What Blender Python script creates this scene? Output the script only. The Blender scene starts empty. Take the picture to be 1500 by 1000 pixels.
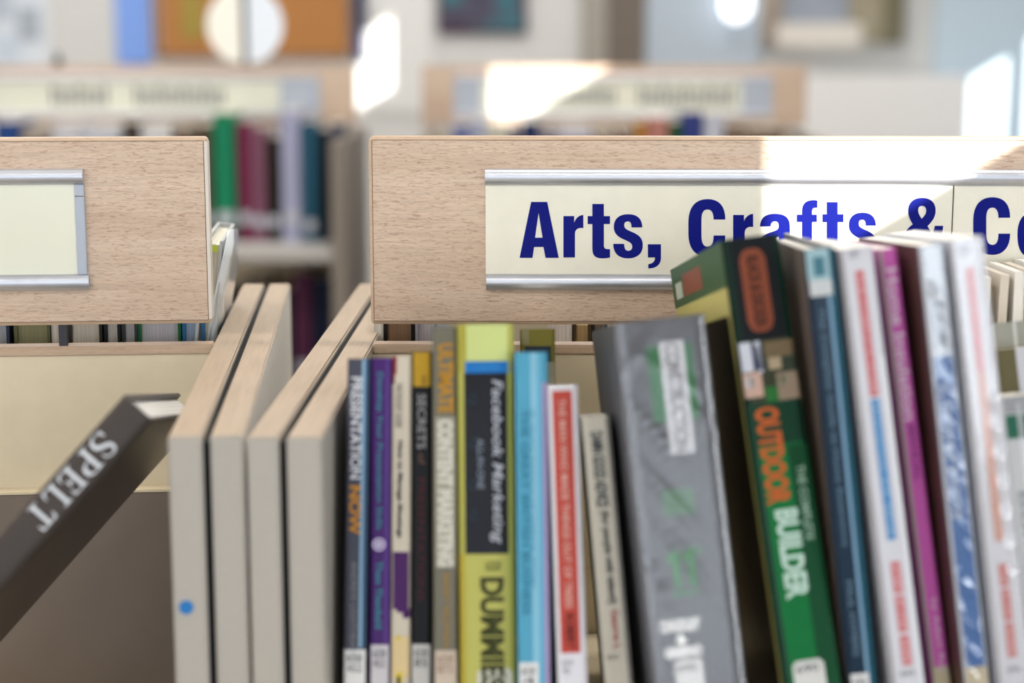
import bpy, bmesh, math, random
from mathutils import Vector, Matrix
random.seed(7)
S = bpy.context.scene
COL = S.collection

# ------------------------------------------------------------------ camera
F = 2600.0                       # focal length in pixels of the 1500x1000 frame
TH = math.atan(452.0 / F)        # downward pitch
CZ = 1.45                        # camera height
cam_d = bpy.data.cameras.new('camera'); cam = bpy.data.objects.new('camera', cam_d); COL.objects.link(cam)
cam.location = (0, 0, CZ); cam.rotation_euler = (math.pi / 2 - TH, 0, 0)
cam_d.sensor_width = 36; cam_d.lens = F / 1500 * 36
cam_d.dof.use_dof = True; cam_d.dof.focus_distance = 1.452; cam_d.dof.aperture_fstop = 2.9
cam_d.clip_start = 0.05; cam_d.clip_end = 100
S.camera = cam
S.view_settings.view_transform = 'Standard'; S.view_settings.look = 'None'
S.view_settings.gamma = 1; S.view_settings.use_curve_mapping = False
S.view_settings.exposure = -0.95

# ------------------------------------------------------------------ light
W = bpy.data.worlds.new('sky'); S.world = W; W.use_nodes = True
W.node_tree.nodes['Background'].inputs[0].default_value = (0.80, 0.90, 1.0, 1)
W.node_tree.nodes['Background'].inputs[1].default_value = 2.5
SUN = Vector((-0.5, 1.0, -0.3)).normalized()
sd = bpy.data.lights.new('sun', 'SUN'); sd.energy = 24; sd.angle = math.radians(0.12); sd.color = (1, .97, .92)
so = bpy.data.objects.new('sun', sd); COL.objects.link(so); so.location = (4, -8, 5)
so.rotation_euler = SUN.to_track_quat('-Z', 'Y').to_euler()

def area(name, loc, size, power, color, aim):
    d = bpy.data.lights.new(name, 'AREA'); d.shape = 'RECTANGLE'; d.size, d.size_y = size; d.energy = power; d.color = color
    o = bpy.data.objects.new(name, d); COL.objects.link(o); o.location = loc
    o.rotation_euler = Vector(aim).to_track_quat('-Z', 'Y').to_euler(); return o
XR, XL, YB, YR, ZC = 2.5, -3.4, 8.0, -4.5, 3.55      # right, left, back, rear walls and ceiling
LAMPS = [(-1.9, -1.6), (0.3, -1.6), (-1.9, 1.3), (0.5, 1.5), (-1.9, 4.2), (0.4, 4.0), (-1.8, 6.6), (0.8, 6.4)]
for (x, y) in LAMPS:
    area('ceiling_lamp_light', (x, y, ZC - 0.075), (1.15, 0.28), 62 if y < 4 else 66, (1, .965, .91) if y < 4 else (1, .98, .96), (0, 0, -1))
for x in (-2.2, -0.5, 1.2):
    area('rear_daylight', (x, YR - 0.25, 1.62), (1.3, 1.5), 52, (.84, .92, 1), (0, 1, 0))
area('right_daylight', (XR + .3, -1.3, 1.65), (.85, 1.4), 150, (.90, .95, 1), (-1, 0, 0))
area('left_daylight', (XL - 0.25, 1.2, 1.7), (2.6, 1.5), 35, (.88, .94, 1), (1, 0, 0))

# ------------------------------------------------------------------ helpers
ct, st = math.cos(TH), math.sin(TH)
def ray(px, py):
    a = (px - 750) / F; b = (500 - py) / F
    return Vector((a, ct + b * st, -st + b * ct))
def at(px, py, Y):
    d = ray(px, py); return Vector((0, 0, CZ)) + d * (Y / d.y)
def proj(P):
    v = Vector(P) - Vector((0, 0, CZ)); dep = v.y * ct - v.z * st; up = v.y * st + v.z * ct
    return 750 + F * v.x / dep, 500 - F * up / dep
def lin(h):
    if not isinstance(h, str): return tuple(h)
    h = h.lstrip('#'); c = [int(h[i:i + 2], 16) / 255 for i in (0, 2, 4)]
    return tuple(x / 12.92 if x <= .04045 else ((x + .055) / 1.055) ** 2.4 for x in c)

MATS = {}
def mat(col, rough=.5, metal=0, coat=0, coat_rough=.1, spec=.5, bump=0, bscale=60, emit=0):
    key = (col, rough, metal, coat, coat_rough, spec, bump, bscale, emit)
    if key in MATS: return MATS[key]
    m = bpy.data.materials.new('paint'); m.use_nodes = True; nt = m.node_tree; b = nt.nodes['Principled BSDF']
    c = lin(col) + (1,)
    b.inputs['Base Color'].default_value = c; b.inputs['Roughness'].default_value = rough
    b.inputs['Metallic'].default_value = metal; b.inputs['Coat Weight'].default_value = coat
    b.inputs['Coat Roughness'].default_value = coat_rough; b.inputs['Specular IOR Level'].default_value = spec
    # slight mottling so nothing is a perfectly flat colour
    tc = nt.nodes.new('ShaderNodeTexCoord'); n = nt.nodes.new('ShaderNodeTexNoise'); n.inputs['Scale'].default_value = bscale
    n.inputs['Detail'].default_value = 3; nt.links.new(tc.outputs['Object'], n.inputs['Vector'])
    hs = nt.nodes.new('ShaderNodeHueSaturation'); hs.inputs['Color'].default_value = c
    mr = nt.nodes.new('ShaderNodeMapRange'); mr.inputs['To Min'].default_value = .94; mr.inputs['To Max'].default_value = 1.06
    nt.links.new(n.outputs['Fac'], mr.inputs['Value']); nt.links.new(mr.outputs['Result'], hs.inputs['Value'])
    nt.links.new(hs.outputs['Color'], b.inputs['Base Color'])
    if bump:
        bp = nt.nodes.new('ShaderNodeBump'); bp.inputs['Strength'].default_value = bump; bp.inputs['Distance'].default_value = .004
        nt.links.new(n.outputs['Fac'], bp.inputs['Height'])
        nt.links.new(bp.outputs['Normal'], b.inputs['Coat Normal' if coat else 'Normal'])
    if emit:
        b.inputs['Emission Color'].default_value = c; b.inputs['Emission Strength'].default_value = emit
    MATS[key] = m; return m

def wood(name, light, dark, fleck, axis='x', fl=.55, rough=.45):
    m = bpy.data.materials.new(name); m.use_nodes = True; nt = m.node_tree; N = nt.nodes.new; L = nt.links.new
    b = nt.nodes['Principled BSDF']; b.inputs['Roughness'].default_value = rough
    tc = N('ShaderNodeTexCoord')
    def mp(along, across):
        q = N('ShaderNodeMapping'); sc = [across] * 3; sc['xyz'.index(axis)] = along
        q.inputs['Scale'].default_value = sc; L(tc.outputs['Object'], q.inputs['Vector']); return q
    n1 = N('ShaderNodeTexNoise'); n1.inputs['Scale'].default_value = 1; n1.inputs['Detail'].default_value = 4; n1.inputs['Distortion'].default_value = .6
    L(mp(3, 34).outputs[0], n1.inputs['Vector'])
    r1 = N('ShaderNodeValToRGB'); r1.color_ramp.elements[0].position = .32; r1.color_ramp.elements[1].position = .68
    r1.color_ramp.elements[0].color = lin(dark) + (1,); r1.color_ramp.elements[1].color = lin(light) + (1,)
    L(n1.outputs['Fac'], r1.inputs['Fac'])
    n3 = N('ShaderNodeTexNoise'); n3.inputs['Scale'].default_value = 1; n3.inputs['Detail'].default_value = 2
    L(mp(18, 420).outputs[0], n3.inputs['Vector'])
    n2 = N('ShaderNodeTexNoise'); n2.inputs['Scale'].default_value = 1; n2.inputs['Detail'].default_value = 2.2; n2.inputs['Distortion'].default_value = 1.1
    L(mp(125, 820).outputs[0], n2.inputs['Vector'])
    r2 = N('ShaderNodeValToRGB'); r2.color_ramp.elements[0].position = .50; r2.color_ramp.elements[1].position = .70
    L(n2.outputs['Fac'], r2.inputs['Fac'])
    r3 = N('ShaderNodeMapRange'); r3.inputs['From Min'].default_value = .35; r3.inputs['From Max'].default_value = .65
    r3.inputs['To Min'].default_value = .92; r3.inputs['To Max'].default_value = 1.05; L(n3.outputs['Fac'], r3.inputs['Value'])
    hs = N('ShaderNodeHueSaturation'); L(r1.outputs['Color'], hs.inputs['Color']); L(r3.outputs['Result'], hs.inputs['Value'])
    ml = N('ShaderNodeMath'); ml.operation = 'MULTIPLY'; ml.inputs[1].default_value = fl; L(r2.outputs['Color'], ml.inputs[0])
    mx = N('ShaderNodeMix'); mx.data_type = 'RGBA'; L(ml.outputs[0], mx.inputs['Factor']); L(hs.outputs['Color'], mx.inputs['A'])
    mx.inputs['B'].default_value = lin(fleck) + (1,); L(mx.outputs['Result'], b.inputs['Base Color'])
    bp = N('ShaderNodeBump'); bp.inputs['Strength'].default_value = .15; bp.inputs['Distance'].default_value = .001
    L(n2.outputs['Fac'], bp.inputs['Height']); L(bp.outputs['Normal'], b.inputs['Normal'])
    return m

def pages_mat(col, axis=0):
    key = ('pages', col, axis)
    if key in MATS: return MATS[key]
    m = bpy.data.materials.new('paper_edges'); m.use_nodes = True; nt = m.node_tree; N = nt.nodes.new; L = nt.links.new
    b = nt.nodes['Principled BSDF']; b.inputs['Roughness'].default_value = .8
    tc = N('ShaderNodeTexCoord'); q = N('ShaderNodeMapping'); sc = [4, 4, 4]; sc[axis] = 900; q.inputs['Scale'].default_value = sc
    L(tc.outputs['Object'], q.inputs['Vector']); n = N('ShaderNodeTexNoise'); n.inputs['Scale'].default_value = 1; n.inputs['Detail'].default_value = 2
    L(q.outputs[0], n.inputs['Vector'])
    mr = N('ShaderNodeMapRange'); mr.inputs['From Min'].default_value = .3; mr.inputs['From Max'].default_value = .7
    mr.inputs['To Min'].default_value = .72; mr.inputs['To Max'].default_value = 1.05; L(n.outputs['Fac'], mr.inputs['Value'])
    hs = N('ShaderNodeHueSaturation'); hs.inputs['Color'].default_value = lin(col) + (1,); L(mr.outputs['Result'], hs.inputs['Value'])
    L(hs.outputs['Color'], b.inputs['Base Color']); MATS[key] = m; return m

def glass_mat():
    if 'glass' in MATS: return MATS['glass']
    m = bpy.data.materials.new('clear_pane'); m.use_nodes = True; nt = m.node_tree; nt.nodes.clear()
    o = nt.nodes.new('ShaderNodeOutputMaterial'); mx = nt.nodes.new('ShaderNodeMixShader'); mx.inputs[0].default_value = .07
    t = nt.nodes.new('ShaderNodeBsdfTransparent'); g = nt.nodes.new('ShaderNodeBsdfGlossy'); g.inputs['Roughness'].default_value = .05
    nt.links.new(t.outputs[0], mx.inputs[1]); nt.links.new(g.outputs[0], mx.inputs[2]); nt.links.new(mx.outputs[0], o.inputs[0])
    MATS['glass'] = m; return m
def film_mat(amount=.22, rough=.18, tint=(1, 1, 1), bump=.8):
    key = ('film', amount, rough, tint, bump)
    if key in MATS: return MATS[key]
    m = bpy.data.materials.new('clear_film'); m.use_nodes = True; nt = m.node_tree; nt.nodes.clear(); N = nt.nodes.new; L = nt.links.new
    o = N('ShaderNodeOutputMaterial'); mx = N('ShaderNodeMixShader'); mx.inputs[0].default_value = amount
    t = N('ShaderNodeBsdfTransparent'); t.inputs[0].default_value = tint + (1,); g = N('ShaderNodeBsdfGlossy'); g.inputs['Roughness'].default_value = rough
    tc = N('ShaderNodeTexCoord'); q = N('ShaderNodeMapping'); q.inputs['Scale'].default_value = (60, 20, 14); L(tc.outputs['Object'], q.inputs['Vector'])
    n = N('ShaderNodeTexNoise'); n.inputs['Scale'].default_value = 1; n.inputs['Distortion'].default_value = 1.2; L(q.outputs[0], n.inputs['Vector'])
    bp = N('ShaderNodeBump'); bp.inputs['Strength'].default_value = bump; bp.inputs['Distance'].default_value = .01; L(n.outputs['Fac'], bp.inputs['Height'])
    L(bp.outputs[0], g.inputs['Normal']); L(t.outputs[0], mx.inputs[1]); L(g.outputs[0], mx.inputs[2]); L(mx.outputs[0], o.inputs[0])
    MATS[key] = m; return m

def link(name, me, m, parent=None):
    o = bpy.data.objects.new(name, me); COL.objects.link(o)
    if m: me.materials.append(m)
    if parent: o.parent = parent
    return o
def mesh(name, verts, faces, m, parent=None, smooth=False):
    me = bpy.data.meshes.new(name); me.from_pydata([tuple(v) for v in verts], [], faces); me.update()
    bm = bmesh.new(); bm.from_mesh(me); bmesh.ops.recalc_face_normals(bm, faces=bm.faces); bm.to_mesh(me); bm.free()
    if smooth:
        me.polygons.foreach_set('use_smooth', [True] * len(me.polygons)); me.set_sharp_from_angle(angle=math.radians(40))
    return link(name, me, m, parent)
def boxes(name, bxs, m, parent=None, bevel=0, seg=2):
    """bxs: list of (x0,y0,z0,x1,y1,z1) joined into one mesh"""
    bm = bmesh.new()
    for (x0, y0, z0, x1, y1, z1) in bxs:
        v = [bm.verts.new(p) for p in ((x0, y0, z0), (x1, y0, z0), (x1, y1, z0), (x0, y1, z0), (x0, y0, z1), (x1, y0, z1), (x1, y1, z1), (x0, y1, z1))]
        for f in ((0, 3, 2, 1), (4, 5, 6, 7), (0, 1, 5, 4), (1, 2, 6, 5), (2, 3, 7, 6), (3, 0, 4, 7)): bm.faces.new([v[i] for i in f])
    if bevel: bmesh.ops.bevel(bm, geom=bm.edges[:], offset=bevel, segments=seg, affect='EDGES', clamp_overlap=True)
    me = bpy.data.meshes.new(name); bm.to_mesh(me); bm.free()
    if bevel:
        me.polygons.foreach_set('use_smooth', [True] * len(me.polygons)); me.set_sharp_from_angle(angle=math.radians(50))
    return link(name, me, m, parent)
def box(name, x0, y0, z0, x1, y1, z1, m, parent=None, bevel=0): return boxes(name, [(x0, y0, z0, x1, y1, z1)], m, parent, bevel)
def extrude_x(name, prof, x0, x1, m, parent=None):      # closed profile [(y,z)] swept along x
    n = len(prof); v = [(x0, y, z) for y, z in prof] + [(x1, y, z) for y, z in prof]
    f = [(i, (i + 1) % n, n + (i + 1) % n, n + i) for i in range(n)] + [tuple(range(n)), tuple(range(2 * n - 1, n - 1, -1))]
    return mesh(name, v, f, m, parent, smooth=True)
def empty(name, loc, label=None, cat=None, group=None, M=None):
    o = bpy.data.objects.new(name, None); COL.objects.link(o); o.empty_display_size = .05
    if M is not None: o.matrix_world = M
    else: o.location = loc
    tag(o, label, cat, group); return o
def tag(o, label=None, cat=None, group=None, kind=None):
    if label: o['label'] = label
    if cat: o['category'] = cat
    if group: o['group'] = group
    if kind: o['kind'] = kind
    return o
def disc(cx, cz, r, n=32): return [(cx + r * math.cos(2 * math.pi * i / n), cz + r * math.sin(2 * math.pi * i / n)) for i in range(n)]

def text_me(s, bold=0.0):
    c = bpy.data.curves.new('lettering', 'FONT'); c.body = s; c.size = 1; c.offset = bold; c.resolution_u = 3
    o = bpy.data.objects.new('lettering_tmp', c); me = bpy.data.meshes.new_from_object(o)
    bpy.data.objects.remove(o); bpy.data.curves.remove(c); return me
def outline_me(loops):
    """filled flat mesh of closed loops (even-odd) in the xy plane"""
    c = bpy.data.curves.new('outline', 'CURVE'); c.dimensions = '2D'; c.fill_mode = 'BOTH'
    for lp in loops:
        sp = c.splines.new('POLY'); sp.points.add(len(lp) - 1); sp.use_cyclic_u = True
        for p, q in zip(sp.points, lp): p.co = (q[0], q[1], 0, 1)
    o = bpy.data.objects.new('outline_tmp', c); me = bpy.data.meshes.new_from_object(o)
    bpy.data.objects.remove(o); bpy.data.curves.remove(c); return me
def path(d):
    """small SVG-like parser: M L C Z with absolute coordinates -> list of loops"""
    tk = d.split(); loops = []; cur = None; i = 0; cmd = None
    while i < len(tk):
        if tk[i].isalpha():
            cmd = tk[i]; i += 1
            if cmd == 'Z': loops.append(cur); continue
        if cmd == 'M': cur = [(float(tk[i]), float(tk[i + 1]))]; i += 2; cmd = 'L'
        elif cmd == 'L': cur.append((float(tk[i]), float(tk[i + 1]))); i += 2
        elif cmd == 'C':
            p0 = cur[-1]; p = [(float(tk[i + 2 * k]), float(tk[i + 2 * k + 1])) for k in range(3)]; i += 6
            for k in range(1, 9):
                t = k / 8; u = 1 - t
                cur.append(tuple(u ** 3 * p0[a] + 3 * u * u * t * p[0][a] + 3 * u * t * t * p[1][a] + t ** 3 * p[2][a] for a in (0, 1)))
    return loops

BEECH = wood('beech', '#d3bda9', '#c2a892', '#946f56', 'x', .62)
BEECH_Y = wood('beech_edge', '#ac9a86', '#a6937e', '#94806a', 'y', .1, .5)
BEECH_EDGE = wood('beech_trim', '#c3aa92', '#b39880', '#9b7d66', 'x', .3)
LAM = mat('#a5a098', .5, bump=.05, bscale=300)
CREAM = mat('#d6c8ac', .45)
SHADED_TAUPE = mat('#766a61', .5)  # dim tone with the leaning book's shadow put into the colour
LIT_WHITE_LAM = mat('#ebe8e2', .35)  # white laminate side, kept whiter to hold light from the right in its colour
GASK = mat('#08080a', .6, spec=.15)
ALU = mat('#bfc2cb', .38, metal=.8)
CAPG = mat('#a9b0bd', .4, metal=.2)
CARD = mat('#e6e2d3', .28, spec=.5)
NAVY = mat('#0c1678', .4, spec=.08)
STEEL = mat('#3a3a40', .4, metal=.6)

# ------------------------------------------------------------------ room
tag(box('floor', XL - .3, YR - .3, -.1, XR + .3, YB + .3, 0, mat('#8d8074', .6, bump=.2, bscale=200)), kind='structure')
tag(box('ceiling', XL - .3, YR - .3, ZC, XR + .3, YB + .3, ZC + .1, mat('#e8e6e0', .8)), kind='structure')
WALLM = mat('#d6d6d4', .8)
def holed(name, plane, lo, hi, thick, holes, m):
    """wall in the plane x=plane ('x') or y=plane ('y') with rectangular holes (a0,a1,z0,z1)"""
    ax, pos = plane; cuts = sorted(set([lo, hi] + [h[0] for h in holes] + [h[1] for h in holes])); bx = []
    for a, b in zip(cuts, cuts[1:]):
        hs = sorted([h for h in holes if h[0] <= a + 1e-6 and h[1] >= b - 1e-6], key=lambda h: h[2]); z = 0
        for h in hs + [(0, 0, ZC, ZC)]:
            if h[2] > z + 1e-6:
                bx.append((pos, a, z, pos + thick, b, h[2]) if ax == 'x' else (a, pos, z, b, pos + thick, h[2]))
            z = h[3]
    return tag(boxes(name, bx, m), kind='structure')
# openings in the right wall; the sun comes through them
RW = [(-3.29, -2.6, CZ + 1.166, CZ + 1.50), (-1.75, -.85, .9, 2.35), (-.66, .35, CZ + 1.26, CZ + 1.60),
      (1.46, 1.93, CZ + 1.575, CZ + 1.93), (6.88, 7.35, .5, CZ + .12), (7.38, 7.80, .5, CZ + .145)]
holed('wall_right', ('x', XR), YR - .3, YB + .3, .06, RW, WALLM)
RE = [(-2.9, -1.5, .9, 2.4), (-1.2, .2, .9, 2.4), (.5, 1.9, .9, 2.4)]
holed('wall_rear', ('y', YR - .06), XL, XR, .06, RE, WALLM)
LE = [(-.1, 2.5, .95, 2.45)]
holed('wall_left', ('x', XL - .06), YR - .3, YB + .3, .06, LE, WALLM)
tag(box('wall_back', XL, YB, 0, XR, YB + .06, ZC, WALLM), kind='structure')
FRM = mat('#d9d9d6', .4)
k = 0
for (ax, pos, lst) in (('x', XR, RW), ('y', YR - .06, RE), ('x', XL - .06, LE)):
    for (a0, a1, z0, z1) in lst:
        k += 1; t = .03
        def bb(u0, u1, w0, w1, d0, d1): return (pos + d0, u0, w0, pos + d1, u1, w1) if ax == 'x' else (u0, pos + d0, w0, u1, pos + d1, w1)
        fr = boxes('window_%d' % k, [bb(a0 - t, a0, z0 - t, z1 + t, -.005, .065), bb(a1, a1 + t, z0 - t, z1 + t, -.005, .065), bb(a0, a1, z0 - t, z0, -.005, .065), bb(a0, a1, z1, z1 + t, -.005, .065)], FRM)
        tag(fr, kind='structure'); boxes('pane', [bb(a0, a1, z0, z1, .028, .032)], glass_mat(), fr)
for i, (x, y) in enumerate(LAMPS):
    e = empty('ceiling_light', (x, y, ZC), 'flat white ceiling light panel, %s row from the back wall, %s side' % (['fourth', 'third', 'second', 'first'][i // 2], ['left', 'right'][i % 2]), 'light', 'ceiling light panels')
    box('housing', -.62, -.18, -.07, .62, .18, 0, FRM, e, .004)
tag(box('baseboard_back', XL, YB - .015, 0, XR, YB, .1, FRM), kind='structure')

# ------------------------------------------------------------------ near bookcases
ZT = at(270, 640, 1.1).z                 # top of the end panels and dividers
class Frame:
    def __init__(s, origin, deg):
        s.o = Vector(origin); a = math.radians(deg); s.M = Matrix.Translation(s.o) @ Matrix.Rotation(a, 4, 'Z'); s.I = s.M.inverted()
    def hit(s, px, py, yl):              # local (x, z) of a pixel on the local plane y = yl
        c = s.I @ Vector((0, 0, CZ)); d = s.I.to_3x3() @ ray(px, py); t = (yl - c.y) / d.y; p = c + d * t; return p.x, p.z
pL = at(245, 640, 1.1); pR = at(361, 640, 1.1)
FL = Frame((pL.x, pL.y, 0), 4.6); FR = Frame((pR.x, pR.y, 0), -1.0)
DEP = .70; YBD = .338                    # unit depth, local y of header board face
def panel(e, x0, x1, name='end_panel', white=False):
    o = box(name, x0, 0, 0, x1, DEP, ZT, LAM, e, .0015)
    o.data.materials.append(BEECH_Y); o.data.materials.append(LIT_WHITE_LAM)
    for p in o.data.polygons:
        if p.normal.z > .7: p.material_index = 1
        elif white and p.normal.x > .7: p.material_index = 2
    return o
def rail(e, x0, x1, z0, z1, y):
    h = (z1 - z0); n = 12; pr = []
    for i in range(n + 1):
        a = -math.pi / 2 + math.pi * i / n
        pr.append((y - .0065 * max(0, math.cos(a)) ** .8 - .0015, (z0 + z1) / 2 + h / 2 * math.sin(a)))
    pr += [(y, z1), (y, z0)]
    return extrude_x('sign_rail', pr, x0, x1, ALU, e)

BAND_LIT = mat('#d5ccc2', .35); JOINT = mat('#7d6552', .7)
def header(e, x0, x1, z0, z1, side):
    """board with a rounded outline: veneered face, edge bands and a hair-line joint between them"""
    t = .0024; r = .0035
    def outline(i):
        pts = []
        for (cx_, cz_, a0) in ((x1 - r, z0 + r, -90), (x1 - r, z1 - r, 0), (x0 + r, z1 - r, 90), (x0 + r, z0 + r, 180)):
            for k in range(5):
                a = math.radians(a0 + 22.5 * k); rr_ = max(r - i, .0004); pts.append((cx_ + rr_ * math.cos(a), cz_ + rr_ * math.sin(a)))
        return pts
    def ring(name, i0, i1, y0, y1, m, ys=0):
        A, B_ = outline(i0), outline(i1); n = len(A)
        v = [(x, y0 + ys, z) for x, z in A] + [(x, y0, z) for x, z in B_] + [(x, y1, z) for x, z in A] + [(x, y1, z) for x, z in B_]; f = []
        for k in range(n):
            q = (k + 1) % n
            f += [(k, q, n + q, n + k), (2 * n + k, 2 * n + q, 3 * n + q, 3 * n + k), (k, q, 2 * n + q, 2 * n + k), (n + k, n + q, 3 * n + q, 3 * n + k)]
        return mesh(name, v, f, m, e)
    P_ = outline(t + .0006); n = len(P_)
    mesh('header_board', [(x, YBD, z) for x, z in P_] + [(x, YBD + .018, z) for x, z in P_], [tuple(range(n)), tuple(range(2 * n - 1, n - 1, -1))] + [(k, (k + 1) % n, n + (k + 1) % n, n + k) for k in range(n)], BEECH, e)
    ring('joint', t, t + .0006, YBD + .0004, YBD + .0176, JOINT)
    ring('edge_band', 0, t, YBD, YBD + .018, BEECH_EDGE, .0012)
    if side > 0: box('lit_end_strip', x1 - t, YBD - .0003, z0 + r, x1 + .0004, YBD + .0183, z1 - r, BAND_LIT, e, .0003)['label'] = 'end strip paled as if lit from the right'  # right edge paled: light from the right put into its colour
# left unit
eL = empty('bookcase', None, 'pale beech double-sided bookcase with a blank cream sign, at the left edge', 'bookcase', M=FL.M)
wA = .0220; g = .0048; wB = .0213
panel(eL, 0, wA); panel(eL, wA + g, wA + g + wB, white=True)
box('gasket', wA, .002, 0, wA + g, DEP - .002, ZT - .004, GASK, eL)
dot = mesh('sticker', [(x, -.0006, z) for x, z in disc(*FL.hit(273, 889, 0), .0047)], [tuple(range(32))], mat('#0c6db2', .4), eL); dot['label'] = 'round blue sticker'
LX = -.95
TILT = math.radians(11); ZSL = CZ - .50; ZSR = CZ - .435      # front shelves slope down to the back
def tilted(e, x0, x1, z, ye):
    s_, c_ = math.tan(TILT), .02; y0 = -.018
    v = [(x, y, z - s_ * (y - .004) - t) for x in (x0, x1) for y, t in ((y0, c_), (y0, 0), (ye, 0), (ye, c_))]
    mesh('shelf', v, [(0, 1, 2, 3), (7, 6, 5, 4), (0, 4, 5, 1), (1, 5, 6, 2), (2, 6, 7, 3), (3, 7, 4, 0)], CREAM, e)
def unit_inside(e, x0, x1, zs, low_step):
    th = .016
    up = box('divider', x0, .343, ZT - .19, x1, .357, ZT - .008, CREAM, e)
    box('divider_edge', x0, .341, ZT - .008, x1, .359, ZT, BEECH_EDGE, e, .001)
    lo = box('lower_divider', x0, .343 - low_step, .1, x1, .357 + low_step, ZT - .121 if low_step > .005 else ZT - .19, SHADED_TAUPE if low_step > .005 else CREAM, e, .0008)
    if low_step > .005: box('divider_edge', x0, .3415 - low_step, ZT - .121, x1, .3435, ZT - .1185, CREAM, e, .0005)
    for z in (zs, zs - .34, zs - .68):
        tilted(e, x0, x1, z, .341 - low_step)
        box('shelf', x0, .359 + low_step, z - .02, x1, DEP - .004, z, CREAM, e, .001)
    box('plinth', x0, .03, 0, x1, DEP - .03, .1, GASK, e)
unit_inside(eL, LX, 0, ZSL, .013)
panel(eL, LX - .022, LX)
bx1 = FL.hit(305.5, 300, YBD)[0]; bz0 = FL.hit(200, 474.5, YBD)[1]; bz1 = FL.hit(200, 201.5, YBD)[1]
header(eL, LX, bx1, bz0, bz1, 1)
for px in (90, -260):
    x = FL.hit(px, 490, YBD)[0]; box('post', x - .0032, YBD + .006, ZT, x + .0032, YBD + .013, bz0, STEEL, eL)
sx = FL.hit(123, 260, YBD)[0]
z = [FL.hit(60, p, YBD)[1] for p in (425, 401.5, 270, 247)]
rail(eL, LX + .08, sx, z[2], z[3], YBD); rail(eL, LX + .08, sx + .0015, z[0], z[1], YBD)
cx = FL.hit(112, 330, YBD)[0]
cd = box('sign_card', LX + .08, YBD - .0025, z[1], cx, YBD, z[2], mat('#e3e3d3', .12, coat=.4, coat_rough=.08, bump=.12, bscale=9), eL)
z2 = FL.hit(60, 287, YBD)[1]
ec = boxes('end_cap', [(cx, YBD - .004, z[1], sx, YBD, z2 - .0004), (cx, YBD - .0042, z2 + .0002, sx, YBD, z[2])], CAPG, eL, .0004)

# right unit
eR = empty('bookcase', None, 'pale beech double-sided bookcase carrying the Arts, Crafts sign', 'bookcase', M=FR.M)
panel(eR, 0, .0205); panel(eR, .0205 + g, .0205 + g + .0225)
box('gasket', .0205, .002, 0, .0205 + g, DEP - .002, ZT - .004, GASK, eR)
RX0 = .0205 + g + .0225; RX1 = RX0 + .95
unit_inside(eR, RX0, RX1, ZSR, 0)
panel(eR, RX1, RX1 + .022)
bx0 = FR.hit(541, 300, YBD)[0]; bz0 = FR.hit(700, 475, YBD)[1]; bz1 = FR.hit(1000, 200.5, YBD)[1]
header(eR, bx0, RX1, bz0, bz1, -1)
for px in (1010, 1700):
    x = FR.hit(px, 490, YBD)[0]; box('post', x - .0032, YBD + .006, ZT, x + .0032, YBD + .013, bz0, STEEL, eR)
sx = FR.hit(711, 330, YBD)[0]
z = [FR.hit(900, p, YBD)[1] for p in (424.5, 401, 271, 247)]
rail(eR, sx, RX1 - .03, z[2], z[3], YBD); rail(eR, sx + .0008, RX1 - .03, z[0], z[1], YBD)
seam = FR.hit(1393.5, 330, YBD)[0]
c1 = box('sign_card', sx + .0003, YBD - .0028, z[1], seam - .0005, YBD, z[2], CARD, eR)
c2 = box('sign_card', seam + .0005, YBD - .0032, z[1], RX1 - .03, YBD, z[2], CARD, eR)
box('card_seam', seam - .0007, YBD - .002, z[1], seam + .0007, YBD - .0001, z[2], mat('#3a2f2a', .7), eR)
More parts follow.
